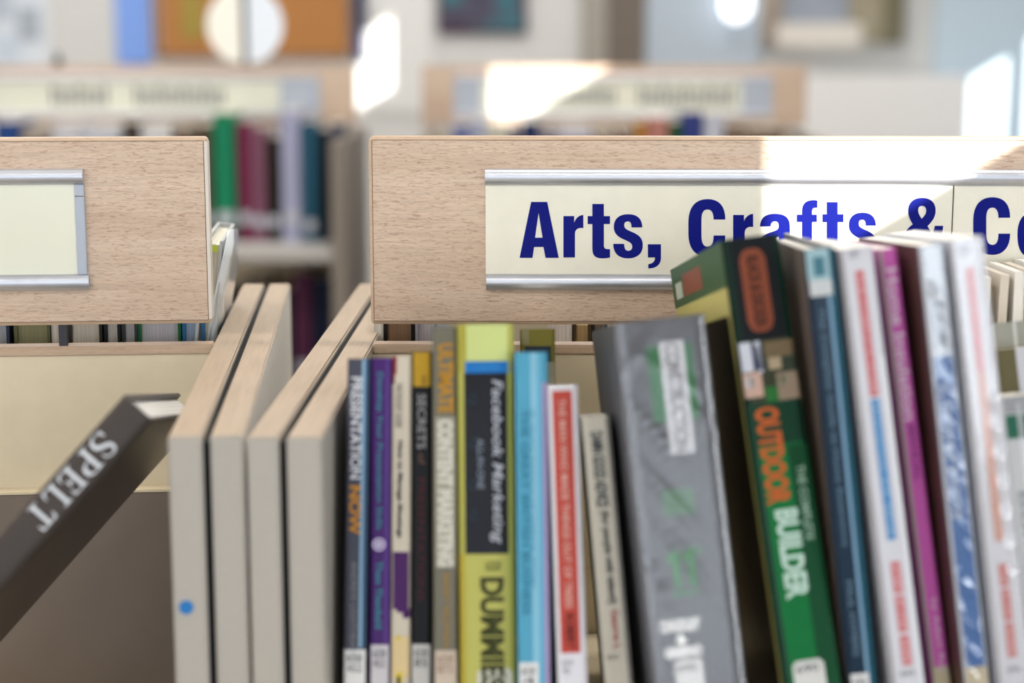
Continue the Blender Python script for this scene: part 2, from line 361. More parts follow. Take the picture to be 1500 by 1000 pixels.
G = dict(
 A='M 322 240 L 408 240 L 470 540 L 399 540 L 388 482 L 338 482 L 329 540 L 260 540 Z M 362 300 L 383 432 L 343 432 Z',
 r='M 495 316 L 553 316 L 553 350 C 562 326 578 312 602 310 L 602 381 C 580 376 557 384 557 412 L 557 538 L 495 538 Z',
 t='M 650 251 L 712 251 L 712 316 L 745 316 L 745 359 L 712 359 L 712 475 C 712 490 720 495 745 493 L 745 538 C 733 541 720 543 705 543 C 668 543 650 530 650 492 L 650 359 L 625 359 L 625 316 L 650 316 Z',
 s='M 918 377 L 860 377 C 860 355 855 345 841 345 C 828 345 821 353 821 366 C 821 385 840 391 865 402 C 900 417 921 435 921 472 C 921 518 890 543 841 543 C 790 543 762 515 762 465 L 821 465 C 821 490 828 502 843 502 C 857 502 864 493 864 480 C 864 460 845 453 820 442 C 785 427 765 408 765 374 C 765 330 795 306 842 306 C 890 306 918 330 918 377 Z',
 comma='M 948 467 L 1018 467 L 1018 540 C 1018 575 995 597 950 597 L 950 574 C 975 570 985 560 986 538 L 948 538 Z',
 C='M 1363 335 L 1300 335 C 1300 300 1290 281 1268 281 C 1244 281 1235 300 1235 340 L 1235 420 C 1235 460 1245 480 1268 480 C 1290 480 1300 462 1300 420 L 1363 420 C 1363 495 1325 534 1268 534 C 1200 534 1165 490 1165 410 L 1165 350 C 1165 265 1205 225 1268 225 C 1330 225 1363 262 1363 335 Z',
 a='M 85 372 C 88 325 115 303 165 303 C 220 303 246 325 246 372 L 246 480 C 246 510 247 525 252 533 L 192 533 L 188 512 C 175 530 160 538 140 538 C 100 538 80 512 80 474 C 80 430 105 415 150 400 C 180 392 186 385 186 370 C 186 352 180 345 166 345 C 150 345 143 355 143 372 Z M 186 425 C 160 438 138 445 138 470 C 138 488 147 495 158 495 C 178 495 186 478 186 455 Z',
 f='M 393 232 L 393 272 C 370 270 365 276 365 295 L 365 308 L 391 308 L 391 348 L 365 348 L 365 533 L 311 533 L 311 348 L 283 348 L 283 308 L 311 308 L 311 290 C 311 250 330 230 375 230 Z',
 amp='M 955 218 C 1003 218 1029 245 1029 287 C 1029 325 1005 350 985 370 L 1010 412 C 1018 398 1022 385 1024 368 L 1070 368 C 1068 400 1058 430 1042 455 L 1090 533 L 1012 533 L 1000 512 C 980 530 955 538 930 538 C 875 538 846 505 846 460 C 846 415 870 388 905 360 C 888 335 880 310 880 288 C 880 245 908 218 955 218 Z M 955 262 C 940 262 934 272 934 286 C 934 300 943 315 953 330 C 966 318 978 305 978 287 C 978 272 970 262 955 262 Z M 930 398 C 912 412 905 428 905 448 C 905 474 918 488 938 488 C 950 488 962 482 972 472 Z',
 o='M 1545 300 C 1600 300 1626 340 1626 419 C 1626 498 1600 538 1545 538 C 1490 538 1465 498 1465 419 C 1465 340 1490 300 1545 300 Z M 1545 342 C 1527 342 1522 365 1522 419 C 1522 473 1527 496 1545 496 C 1563 496 1569 473 1569 419 C 1569 365 1563 342 1545 342 Z')
ZO = 3.6585
def glyph(key, ox, dx, dy, par, sxx=1.0):
    vs = []
    for lp in path(G[key]):
        q = []
        for (x, y) in lp:
            x0 = min(p[0] for p in path(G[key])[0])
            q.append(FR.hit(ox + (x0 + (x - x0) * sxx + dx) / ZO, 230 + (y + dy) / ZO, YBD - .0035))
        vs.append(q)
    me = outline_me(vs)
    for v in me.vertices: v.co = (v.co.x, (YBD - .0031) - (.0004 if par is c2 else 0), v.co.y)
    o = link('letter', me, NAVY, par)
for a in (('A', 690, 0, 0, c1), ('r', 690, 0, 0, c1), ('t', 690, 0, 0, c1), ('s', 690, 0, 0, c1), ('comma', 690, 0, 0, c1), ('C', 690, 0, 0, c1), ('r', 690, 910, -6, c1),
          ('a', 1090, 0, 0, c1), ('f', 1090, 0, 0, c1), ('t', 1090, -205, -10, c1, .945), ('s', 1090, -203, -9, c1, .95), ('amp', 1090, 0, 0, c1, .99),
          ('C', 1090, 63, -10, c2), ('o', 1090, 0, 0, c2)): glyph(*a)

# ------------------------------------------------------------------ books
def prof(x, w, rc, bulge):
    e = min(x, w - x); y = 0
    if e < rc: y = rc - math.sqrt(max(0, rc * rc - (rc - max(e, 0)) ** 2))
    return y - bulge * (1 - (2 * x / w - 1) ** 2)
class Book: pass
def mat_b(col, *a, **k): return mat(tuple(x * .78 for x in lin(col)), *a, **dict(dict(spec=.12), **k))
def book_mesh(B, cover, pages='#e4ddcf', hard=False, rough=.35, coat=0., coat_rough=.1, bump=0, bscale=40, paxis=0):
    w, h, D = B.w, B.h, B.D; th = .0026 if hard else .0007; ins = .004 if hard else .0004
    rc, bl = B.rc, B.bl; xs = sorted(set([0, .08 * rc, .3 * rc, .6 * rc, rc] + [w * i / 8 for i in range(1, 8) if rc < w * i / 8 < w - rc] + [w - rc, w - .6 * rc, w - .3 * rc, w - .08 * rc, w]))
    out = [(0, D)] + [(x, prof(x, w, rc, bl)) for x in xs] + [(w, D)]
    inn = [(th, D)] + [(min(max(x, th), w - th), max(th, prof(x, w, rc, bl) + th)) for x in xs] + [(w - th, D)]
    n = len(out); v = []; 
    for zz in (0, h):
        v += [(x, y, zz) for x, y in out] + [(x, y, zz) for x, y in inn]
    f = []
    for i in range(n - 1):
        a, b, c, d = i, i + 1, n + i, n + i + 1; o2 = 2 * n
        f += [(a, b, b + o2, a + o2), (c, d, d + o2, c + o2), (a, b, d, c), (a + o2, b + o2, d + o2, c + o2)]
    for i in (0, n - 1): f.append((i, n + i, n + i + 2 * n, i + 2 * n))
    mesh('cover', v, f, mat_b(cover, rough, coat=coat * .2, coat_rough=coat_rough, bump=bump, bscale=bscale), B.e, smooth=True)
    box('page_block', th + .0002, th + rc * .6 + .001, ins, w - th - .0002, D - ins, h - ins, pages_mat(pages, paxis), B.e)
def place(label, tl, tr, blx, Y, D, zs, yaw=0, pitch=11, name='book', group=None, rc=.0025, bulge=0.0, cat='book'):
    B = Book(); P = at(tl[0], tl[1], Y); Q = at(tr[0], tr[1], Y); Bo = at(blx, 1000, Y)
    u = (P - Bo).normalized(); r = Vector((u.z, 0, -u.x)); d = Vector((0, 1, 0))
    R0 = Matrix((r, d, u)).transposed()
    R0 = R0 @ Matrix.Rotation(math.radians(yaw), 3, 'Z') @ Matrix.Rotation(-math.radians(pitch), 3, 'X')
    r, d, u = R0.col[0], R0.col[1], R0.col[2]
    w = (Q - P).dot(r); nv = Vector((0, math.sin(TILT), math.cos(TILT))); s0 = nv.dot((0, 1.106, zs + .0005))
    low = min(a * w * r.dot(nv) + b * D * d.dot(nv) for a in (0, 1) for b in (0, 1))
    h = (P.dot(nv) + low - s0) / u.dot(nv)
    O = P - u * h
    M = R0.to_4x4(); M.translation = O
    B.w, B.h, B.D, B.M, B.rc, B.bl = w, h, D, M, min(rc, w * .3), bulge
    B.e = empty(name, None, label, cat, group, M); B.I = M.inverted(); B.O, B.r, B.u = O, r, u
    return B
def zat(B, fx, py):        # local height on the spine at the pixel row py
    if py is None: return None
    z0, z1 = 0.0, B.h
    y0 = proj(B.M @ Vector((fx * B.w, 0, z0)))[1]; y1 = proj(B.M @ Vector((fx * B.w, 0, z1)))[1]
    for _ in range(3):
        zc = z0 + (py - y0) * (z1 - z0) / (y1 - y0); yc = proj(B.M @ Vector((fx * B.w, 0, zc)))[1]
        z0, y0 = zc, yc
    return max(.001, min(B.h - .0005, zc))
def band(B, f0, f1, py0, py1, col, name='colour_band', layer=1, rough=.4, label=None, coat=0, rnd=0):
    zt = B.h - .0003 if py0 is None else zat(B, (f0 + f1) / 2, py0); zb = .0003 if py1 is None else zat(B, (f0 + f1) / 2, py1)
    n = 8; eps = .00018 * layer; x0, x1 = f0 * B.w, f1 * B.w; v = []; f = []
    rnd = min(rnd, (x1 - x0) * .45)
    for i in range(n + 1):
        x = x0 + (x1 - x0) * i / n; e = min(x - x0, x1 - x); cut = rnd - math.sqrt(max(0, rnd * rnd - max(0, rnd - e) ** 2)) if rnd else 0
        y = prof(x, B.w, B.rc, B.bl) - eps
        v += [(x, y, zb + cut), (x, y, zt - cut)]
    f = [(2 * i, 2 * i + 2, 2 * i + 3, 2 * i + 1) for i in range(n)]
    o = mesh(name, v, f, mat_b(col, rough, coat=coat * .2), B.e)
    if label: o['label'] = label
    return o
def title(B, s, fc, fw, py0, py1, col, bold=.0, name='lettering', layer=4, up=False, across=False, shear=0, rough=.4):
    me = text_me(s, bold)
    if not me.vertices: return
    if shear:
        for v in me.vertices: v.co.x += shear * v.co.y
    X = [v.co.x for v in me.vertices]; Yv = [v.co.y for v in me.vertices]; a0, a1, b0, b1 = min(X), max(X), min(Yv), max(Yv)
    zt, zb = zat(B, fc, py0), zat(B, fc, py1); xa = (fc - fw / 2) * B.w; xb = (fc + fw / 2) * B.w
    for v in me.vertices:
        p = (v.co.x - a0) / (a1 - a0); q = (v.co.y - b0) / (b1 - b0)
        if across: x, z = xa + p * (xb - xa), zb + q * (zt - zb)
        else: x, z = xa + q * (xb - xa), zt - p * (zt - zb)
        v.co = (x, prof(x, B.w, B.rc, B.bl) - .00018 * layer, z)
    return link(name, me, mat_b(col, rough), B.e)
def label2(B, f0, f1, py0, lines, col='#e9e9ea', tcol='#55555c', py1=None, rnd=0):
    o = band(B, f0, f1, py0, py1, col, 'spine_label', 3, .45, rnd=rnd); o['label'] = 'pale shelf-mark sticker'
    y = py0 + 6
    for s in lines:
        title(B, s, (f0 + f1) / 2 - .02, (f1 - f0) * .7, y, y + 12, tcol, .0, 'shelf_mark', 5, across=True); y += 15
def sideband(B, y0, y1, z0, z1, col, side=0, name='cover_print', layer=1, rough=.4):
    x = -.0002 * layer if side == 0 else B.w + .0002 * layer
    return mesh(name, [(x, y0, z0), (x, y1, z0), (x, y1, z1), (x, y0, z1)], [(0, 1, 2, 3)], mat_b(col, rough), B.e)

def jacket(B, amp, ridges, amount=.3, rough=.12):
    """clear plastic sleeve standing a little proud of the spine, with folds"""
    nx, nz = 14, 150; v = []; f = []
    for j in range(nz + 1):
        for i in range(nx + 1):
            x = B.w * (.01 + .98 * i / nx); z = .002 + (B.h - .003) * j / nz; y = prof(x, B.w, B.rc, B.bl) - .0016
            for (fx, zc, sl, ln, wd) in ridges:
                dx = (x / B.w - fx); dz = (z - zc * B.h) - sl * dx * B.w; al = (dx * B.w + (z - zc * B.h) * sl) / ln
                y -= amp * math.exp(-(dz / wd) ** 2 - al * al) 
            v.append((x, y, z))
    for j in range(nz):
        for i in range(nx): a = j * (nx + 1) + i; f.append((a, a + 1, a + nx + 2, a + nx + 1))
    o = mesh('plastic_jacket', v, f, film_mat(amount, rough, bump=.02), B.e, smooth=True); return o
# --- front row, left to right
B = place('slim slate grey PRESENTATION NOW paperback, first book beside the end panel', (509, 525), (542, 525), 511, 1.17, .15, ZSR)
book_mesh(B, '#4b4d5b', rough=.4)
band(B, .66, .80, None, 948, '#8fb6d3', label='pale blue stripe'); band(B, .80, .98, None, 948, '#3f5674', layer=1)
title(B, 'PRESENTATION', .42, .48, 552, 701, '#dcdde6', .02); title(B, 'NOW', .42, .54, 711, 783, '#c98a2c', .03)
title(B, 'ANDREW LIGHTHEART', .42, .26, 822, 962, '#8d8c92'); label2(B, .04, .97, 951, ['658', '452'])
B = place('purple paperback with teal lettering and a white ring emblem', (544, 524), (573, 524), 548, 1.17, .15, ZSR)
book_mesh(B, '#46246b', rough=.35)
band(B, .72, .97, None, 944, '#5a3a86')
title(B, 'Develop Your Presentation Skills', .42, .36, 545, 775, '#3d8c9c', .01); title(B, 'Theo Theobald', .46, .34, 822, 920, '#3d93a0', .01)
for rr, colr, ly in ((.0042, '#c9c0dc', 4), (.0031, '#46246b', 5), (.0016, '#c9c0dc', 6)):
    zc = zat(B, .45, 797); mesh('emblem', [(.45 * B.w + x, -.00018 * ly, zc + z) for x, z in disc(0, 0, rr, 24)], [tuple(range(24))], mat(colr, .4), B.e)
label2(B, .08, .97, 944, ['658', '452'], '#cfcbd2')
B = place('slim beige paperback with purple patch low on its spine', (574, 521), (603, 521), 578, 1.172, .15, ZSR)
book_mesh(B, '#d5cbba', rough=.4)
band(B, .02, .25, None, 548, '#8c3440'); band(B, .02, .15, 548, 562, '#8c3440')
title(B, 'THE POCKET GUIDE', .38, .3, 560, 626, '#4c4743'); title(B, 'How to Manage Meetings', .42, .32, 645, 787, '#1d1a1c', .03)
band(B, .02, .98, 808, 892, '#4b2260'); band(B, .3, .98, 892, 897, '#4b2260'); band(B, .6, .98, 897, 905, '#4b2260')
band(B, .1, .95, 932, 992, '#e0c898', 'spine_label', 3); band(B, .28, .5, 931, 936, '#d8c23a', layer=4); band(B, .3, .6, 984, None, '#d8c23a', layer=4); band(B, .34, .5, 990, None, '#221f1a', layer=5)
B = place('black paperback with a yellow spine top, SECRETS lettered in grey', (603, 515), (633, 515), 607, 1.172, .15, ZSR)
book_mesh(B, '#17171b', rough=.35)
band(B, .02, .98, None, 566, '#c89f2c'); title(B, 'SECRETS', .5, .42, 577, 657, '#a2a2a6', .01); title(B, 'of', .5, .3, 664, 680, '#7c5a4c')
title(B, 'PRESENTATIONS', .5, .3, 700, 880, '#5a1e26'); title(B, 'BUSINESS', .62, .2, 550, 563, '#6c5622', across=True)
label2(B, .06, .95, 943, ['658', '85'], '#d8d6d6')
B = place('tall olive grey ULTIMATE CONTENT MARKETING book in clear cover', (633, 479), (669, 479), 639, 1.16, .17, ZSR)
book_mesh(B, '#716e5f', rough=.3, coat=.4, bump=.3)
title(B, 'ULTIMATE', .55, .62, 503, 605, '#c08a22', .035)
band(B, .12, .92, 611, 831, '#a9a596', layer=2); title(B, 'CONTENT MARKETING', .52, .62, 614, 829, '#d9d7cb', .05)
title(B, 'BARRY FELDMAN', .55, .26, 840, 948, '#b0852e'); label2(B, .08, .96, 952, ['658', '872'], '#cbbcae', '#9a7a62')
B = place('thick black and lime yellow guide lettered Facebook Marketing', (669, 475), (752, 475), 677, 1.155, .18, ZSR, rc=.006)
book_mesh(B, '#bab85e', rough=.35, coat=.3, pages='#e6e2cf', bump=.2)
band(B, .02, .15, None, 545, '#b0a848'); band(B, .17, .98, None, 528, '#cfdb8e', layer=1); band(B, .14, .98, 529, 546, '#1e78c6', layer=2)
title(B, 'A WILEY BRAND', .55, .4, 533, 541, '#3d94d8', across=True)
band(B, .0, 1, 546, 811, '#15171f', layer=1, coat=.3); title(B, 'Facebook Marketing', .68, .25, 556, 796, '#b9bcc6', .012, shear=.2)
title(B, 'ALL-IN-ONE', .40, .12, 642, 716, '#7f8796', .02)
for yy in (575, 640, 700, 745): title(B, '9', .24, .2, yy, yy + 18, '#27313d')
band(B, .0, .1, 811, None, '#c2b04a'); title(B, 'FOR', .6, .28, 822, 836, '#6b6f35', .02); title(B, 'DUMMIES', .58, .42, 845, 1010, '#41431f', .04)
label2(B, .3, .93, 978, ['GEM'], '#d5d4c4', '#8a8a80', rnd=.003)
B = place('olive book in clear plastic jacket, set back behind the sky blue book', (762, 482), (813, 482), 768, 1.28, .14, ZSR)
book_mesh(B, '#77702a', rough=.3, coat=.3); band(B, .02, .98, 507, 530, '#26303f'); band(B, .7, .98, 530, None, '#a09c88'); band(B, .02, .25, None, 505, '#8b8664')
B = place('pale sky blue paperback with a lilac stripe down its right edge', (754, 516), (802, 516), 759, 1.14, .16, ZSR)
book_mesh(B, '#54a5c6', rough=.35, coat=.3, bump=.3)
band(B, .47, .66, None, None, '#8cc4dd'); band(B, .66, .80, None, None, '#6ab2d3'); band(B, .82, .99, 560, None, '#a99ac4')
title(B, 'THE GREAT BRITISH BUSINESS', .28, .22, 600, 900, '#2b7794', .0); title(B, 'A short history of making things', .52, .12, 600, 860, '#3b83a6')
label2(B, .04, .62, 970, ['658', '4'])
B = place('white book with a long red spine panel, The Man Who Made Things', (802, 565), (846, 565), 816, 1.13, .15, ZSR)
book_mesh(B, '#e3e2ea', rough=.35)
band(B, .14, .80, 572, 956, '#bf4c40', layer=1); title(B, 'THE MAN WHO MADE THINGS OUT OF TREES', .46, .24, 584, 890, '#e3b3a8', .015); title(B, 'ROBERT', .48, .3, 898, 950, '#571d1a', .02)
title(B, '634', .34, .34, 966, 974, '#77777c', across=True); title(B, '92', .30, .24, 978, 986, '#77777c', across=True)
B = place('slim off-white GOOD ADVICE paperback leaning on the grey handbook', (852, 613), (893, 613), 885, 1.125, .14, ZSR)
book_mesh(B, '#c8c3b6', rough=.4)
band(B, .84, .99, None, None, '#8d8a86'); title(B, 'DAMN GOOD ADVICE', .48, .44, 632, 742, '#2d3440', .03); title(B, '(for people with talent!)', .5, .36, 748, 884, '#27282e', .025)
title(B, 'George L', .52, .36, 892, 950, '#9d2c34', .02); title(B, '650', .34, .4, 958, 966, '#7b7771', across=True)
B = place('thick grey CONSTRUCTION handbook in scratched clear plastic cover', (897, 474), (1034, 466), 947, 1.10, .17, ZSR, yaw=3, rc=.004)
book_mesh(B, '#56575e', rough=.45, coat=.5, coat_rough=.22, bump=.5, bscale=14, pages='#c9bfae')
band(B, .02, .13, None, None, '#74767e')
band(B, .33, .82, 505, 616, '#2a6b40', layer=1); band(B, .47, .73, 500, 664, '#d7d7de', layer=2); title(B, 'CONSTRUCTION', .6, .17, 503, 660, '#77777d', .03)
o = band(B, .32, .66, 716, 754, '#4f7458', layer=1)
za, zb_ = zat(B, .42, 806), zat(B, .42, 860); ones = []
for o_ in (0, 50): ones.append([(18 + o_, 0), (40 + o_, 0), (40 + o_, 100), (22 + o_, 100), (0 + o_, 84), (0 + o_, 66), (18 + o_, 76)])
me = outline_me(ones)
for v in me.vertices: x = B.w * (.29 + .30 * v.co.x / 90); v.co = (x, prof(x, B.w, B.rc, B.bl) - .0007, zb_ + (za - zb_) * v.co.y / 100)
link('lettering', me, mat_b('#2f7a3c', .4), B.e)
title(B, 'TH', .62, .14, 800, 812, '#2f7a3c', .03, across=True); title(B, 'edition', .46, .3, 862, 872, '#2f7a3c', .02, across=True)
title(B, 'CHUDLEY', .36, .44, 906, 924, '#ffffff', .05, across=True); title(B, '&', .36, .12, 928, 943, '#ffffff', .05, across=True); title(B, 'GREENO', .36, .40, 946, 962, '#ffffff', .05, across=True)
label2(B, .25, .55, 965, ['690'], '#dededf', rnd=.002)
jacket(B, .0009, [(.3, .72, -1.6, .05, .003), (.4, .55, -1.4, .06, .003), (.5, .4, -1.8, .06, .003), (.2, .35, -3, .07, .002), (.8, .75, -1.2, .04, .003), (.55, .86, -.8, .03, .003), (.15, .9, 1.2, .03, .003)], .06, .2)
B = place('tall green OUTDOOR BUILDER book with an orange plaque on its spine', (1057, 352), (1143, 342), 1122, 1.13, .22, ZSR, yaw=5, pitch=12, rc=.003)
book_mesh(B, '#0c2a20', rough=.3, coat=.2, pages='#d8cbb0')
band(B, .03, 1, 588, None, '#0a7038', layer=1)
band(B, .0, 1, None, 497, '#14191d', layer=1); band(B, .25, .70, 364, 486, '#8e4c36', layer=2, rnd=.007, label='orange plaque'); title(B, 'BLACK & DECKER', .475, .2, 374, 478, '#3d2620', .02)
band(B, .0, 1, 497, 588, '#3c4030', layer=1, name='photo')
for (f0, f1, y0, y1, c) in ((.04, .24, 502, 545, '#cfd2de'), (.24, .42, 505, 542, '#38405a'), (.30, .40, 500, 545, '#d5d9ea'), (.46, .96, 498, 522, '#7c6c52'), (.50, .72, 518, 540, '#b9a98c'), (.74, .97, 520, 542, '#3b4538'), (.03, .35, 546, 582, '#c9a898'), (.08, .22, 552, 568, '#d4d8e0'), (.38, .60, 566, 588, '#2d7035'), (.60, .97, 544, 584, '#9d8a78'), (.62, .8, 548, 562, '#c7cfb0')):
    band(B, f0, f1, y0, y1, c, 'photo', 2)
band(B, .03, 1, 588, 650, '#123f2b', layer=2); band(B, .62, 1, 650, None, '#0c4a2a', layer=2)
title(B, 'OUTDOOR', .35, .42, 596, 738, '#c4602c', .04); title(B, 'BUILDER', .44, .40, 745, 876, '#c3dfd2', .04); title(B, 'THE COMPLETE', .79, .14, 680, 790, '#9fc0ac', .02)
label2(B, .18, .72, 966, ['690'], '#dcdcda', '#4b4b50', rnd=.003)
hz = B.h
sideband(B, .004, B.D, hz - .03, hz, '#2f5a35'); sideband(B, .004, B.D, 0, hz - .03, '#cfc477')
sideband(B, .012, .15, 0, hz - .048, '#15100d', layer=2); sideband(B, .09, .17, hz - .024, hz - .008, '#8a4a34', layer=2); sideband(B, .175, .205, hz - .024, hz - .012, '#c6d0bf', layer=2)
B = place('dark navy and teal hardback with a pale picture at the spine top', (1178, 366), (1222, 358), 1236, 1.09, .20, ZSR, pitch=4, rc=.004)
book_mesh(B, '#203347', rough=.3, coat=.5, bump=.3, pages='#eae6dd', hard=True)
band(B, .04, .78, None, 410, '#a3c4cf', name='photo'); band(B, .25, .62, 376, 404, '#4b7c8c', 'photo', 2); band(B, .06, .80, 410, 433, '#cfd3d6', layer=2)
band(B, .78, 1, None, None, '#1f5568'); band(B, .62, .74, 433, None, '#7fa6c4'); title(B, 'The Complete Guide to Home Extensions', .34, .22, 450, 800, '#6a8aa0', .01); title(B, 'PAUL HYMERS', .36, .2, 850, 960, '#7490a4')
label2(B, .1, .7, 986, ['690'])
sideband(B, .004, B.D, 0, B.h, '#6f625c')
B = place('white manual with red and blue spine panels, left of the magenta book', (1228, 366), (1277, 350), 1296, 1.09, .20, ZSR, pitch=5.2)
book_mesh(B, '#d9dae3', rough=.35, coat=.4, pages='#ebe8e2', bump=.2)
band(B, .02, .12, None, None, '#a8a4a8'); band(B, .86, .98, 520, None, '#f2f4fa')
title(B, 'DIY', .45, .3, 362, 378, '#8b8d98', across=True); band(B, .40, .66, 396, 580, '#d0747a'); title(B, 'THE COMPLETE HOME', .53, .14, 400, 576, '#e6b3b8', .02)
band(B, .40, .66, 584, 790, '#3a86c6'); title(B, 'RENOVATION AND REPAIR', .53, .14, 588, 786, '#a9cbe6', .02)
for (a, b, s) in ((822, 868, 'STEP'), (872, 925, 'BY STEP'), (930, 974, 'GUIDE')): band(B, .40, .68, a, b, '#d0747a'); title(B, s, .54, .15, a + 4, b - 4, '#ebc3c6', .02)
title(B, '643', .5, .4, 980, 990, '#8b8d98', across=True)
B = place('slim magenta Home Insulation paperback between white manuals', (1286, 366), (1313, 358), 1355, 1.115, .19, ZSR, pitch=5.2)
book_mesh(B, '#d866be', rough=.35, coat=.3, pages='#e6e0da')
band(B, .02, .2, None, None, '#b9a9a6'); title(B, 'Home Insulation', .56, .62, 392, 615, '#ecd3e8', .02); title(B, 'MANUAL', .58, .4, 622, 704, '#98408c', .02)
title(B, 'by Adam Ray', .6, .4, 876, 985, '#ecd3e8', .0); band(B, .1, .98, 976, None, '#cfc3a6', 'spine_label', 3)
B = place('white and blue book under shiny wrinkled plastic, beside the magenta spine', (1346, 360), (1381, 350), 1402, 1.08, .20, ZSR, pitch=5.2)
book_mesh(B, '#c4cbd8', rough=.3, coat=1, coat_rough=.12, bump=1.0, bscale=45, pages='#ece8e0')
band(B, .0, 1, 522, 976, '#3a6cae', layer=1, coat=1, rough=.3); title(B, 'Loft', .5, .5, 444, 510, '#8a93a6', .02); title(B, 'Conversions', .5, .6, 560, 760, '#b8c6e0', .02)
band(B, .04, .96, 976, None, '#cbbfa4', 'spine_label', 3)
sideband(B, .003, B.D, 0, B.h, '#5e4238')
rnd = random.Random(3); jacket(B, .0022, [(rnd.random(), .1 + .85 * k / 17, -rnd.uniform(.8, 2.2), .012, .0035) for k in range(17)], .13, .1)
B = place('tall white manual with red and orange panels, last of the leaning row', (1390, 352), (1440, 336), 1448, 1.08, .20, ZSR, pitch=5.2)
book_mesh(B, '#dcdde6', rough=.3, coat=.9, coat_rough=.12, bump=.5, bscale=30, pages='#efece6')
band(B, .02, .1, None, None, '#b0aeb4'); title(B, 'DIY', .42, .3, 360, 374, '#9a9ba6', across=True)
band(B, .38, .62, 392, 545, '#d8767a'); title(B, 'THE COMPLETE HOME', .5, .13, 396, 540, '#e8bcc0', .02); band(B, .38, .62, 547, 792, '#d99a86'); title(B, 'PLUMBING AND HEATING', .5, .13, 552, 788, '#ecccc4', .02)
for (a, b, s) in ((826, 858, 'STEP'), (862, 908, 'BY STEP'), (912, 962, 'GUIDE')): band(B, .38, .64, a, b, '#d27c7c'); title(B, s, .51, .14, a + 4, b - 4, '#ecc6c4', .02)
title(B, '696', .5, .36, 974, 984, '#9a9ba6', across=True)
jacket(B, .002, [(.75, .3 + .06 * k, -3, .012, .004) for k in range(7)], .1, .1)
B = place('pale grey paperback with a dark green band, at the right edge', (1462, 582), (1520, 578), 1492, 1.10, .16, ZSR)
book_mesh(B, '#cfd0d2', rough=.35, coat=.5, bump=.3)
band(B, .02, .98, None, 604, '#a5a7aa'); band(B, .0, 1, 606, 641, '#2f6b55'); band(B, .42, .55, 590, None, '#e3e6ea'); title(B, 'building', .3, .3, 720, 900, '#8f9aa0')
B = place('olive backed book with white spine edge behind the grey one, right edge', (1458, 512), (1530, 506), 1490, 1.17, .12, ZSR)
book_mesh(B, '#6d6648', rough=.4); band(B, .4, 1, None, 580, '#dad9e0')
B = place('book in hazy plastic jacket with pale pages showing, far right behind the white manual', (1450, 474), (1540, 466), 1475, 1.22, .10, ZSR)
book_mesh(B, '#a6a69c', rough=.3, coat=.6); band(B, .36, .42, None, 520, '#d5d6d2'); band(B, .55, 1, 492, 510, '#4f524a')
# fanned loose pages standing behind at the right edge
e = empty('magazine', None, 'fanned pale magazine with curled pages below the letter C', 'magazine', M=Matrix.Translation((at(1480, 600, 1.33).x, 1.33, ZSR - .044)))
mz = at(1480, 395, 1.33).z - ZSR + .044
for i in range(7):
    vs = []; fs = []; x0 = -.022 + .0095 * i; hh = mz - .006 + .0015 * (i % 3) + .0008 * i
    for j in range(7):
        zz = hh * j / 6; c = .0015 * math.sin(i * 1.7 + j * .8)
        vs += [(x0 + c, .0, zz), (x0 + .004 + c * .5, .09, zz - .004 * (j > 0) - .0175 * (j == 0))]
    fs = [(2 * j, 2 * j + 1, 2 * j + 3, 2 * j + 2) for j in range(6)]
    o = mesh('page', vs, fs, mat(['#dcd6ca', '#cfc6b8', '#e6e2da'][i % 3], .6), e); md = o.modifiers.new('thick', 'SOLIDIFY'); md.thickness = .0065 if i % 3 else .004

# --- the leaning book on the left shelf
Dv = Vector((-.0337, .9803, -.1947)).normalized(); Lv = Vector((.6601, .1681, .7321)); Lv = (Lv - Dv * Lv.dot(Dv)).normalized(); Tv = Dv.cross(Lv).normalized()
if Tv.x < 0: Tv = -Tv
B = Book(); B.w, B.D = .0245, .23; P0 = at(181, 578, 1.12)
M3 = Matrix((Tv, Dv, Lv)).transposed(); nv = Vector((0, math.sin(TILT), math.cos(TILT))); low = min(a * B.w * Tv.dot(nv) + b * B.D * Dv.dot(nv) for a in (0, 1) for b in (0, 1)); B.h = (P0.dot(nv) + low - nv.dot((0, 1.11, ZSL + .001))) / Lv.dot(nv)
B.M = M3.to_4x4(); B.M.translation = P0 - Lv * B.h; B.rc, B.bl = .004, .001; B.O, B.r, B.u = B.M.translation, Tv, Lv
B.e = empty('book', None, 'dark brown hardback lettered SPELT leaning steeply on the left shelf', 'book', M=B.M)
book_mesh(B, '#4a4340', rough=.4, coat=.35, coat_rough=.25, bump=.4, bscale=220, hard=True, pages='#e2dfda')
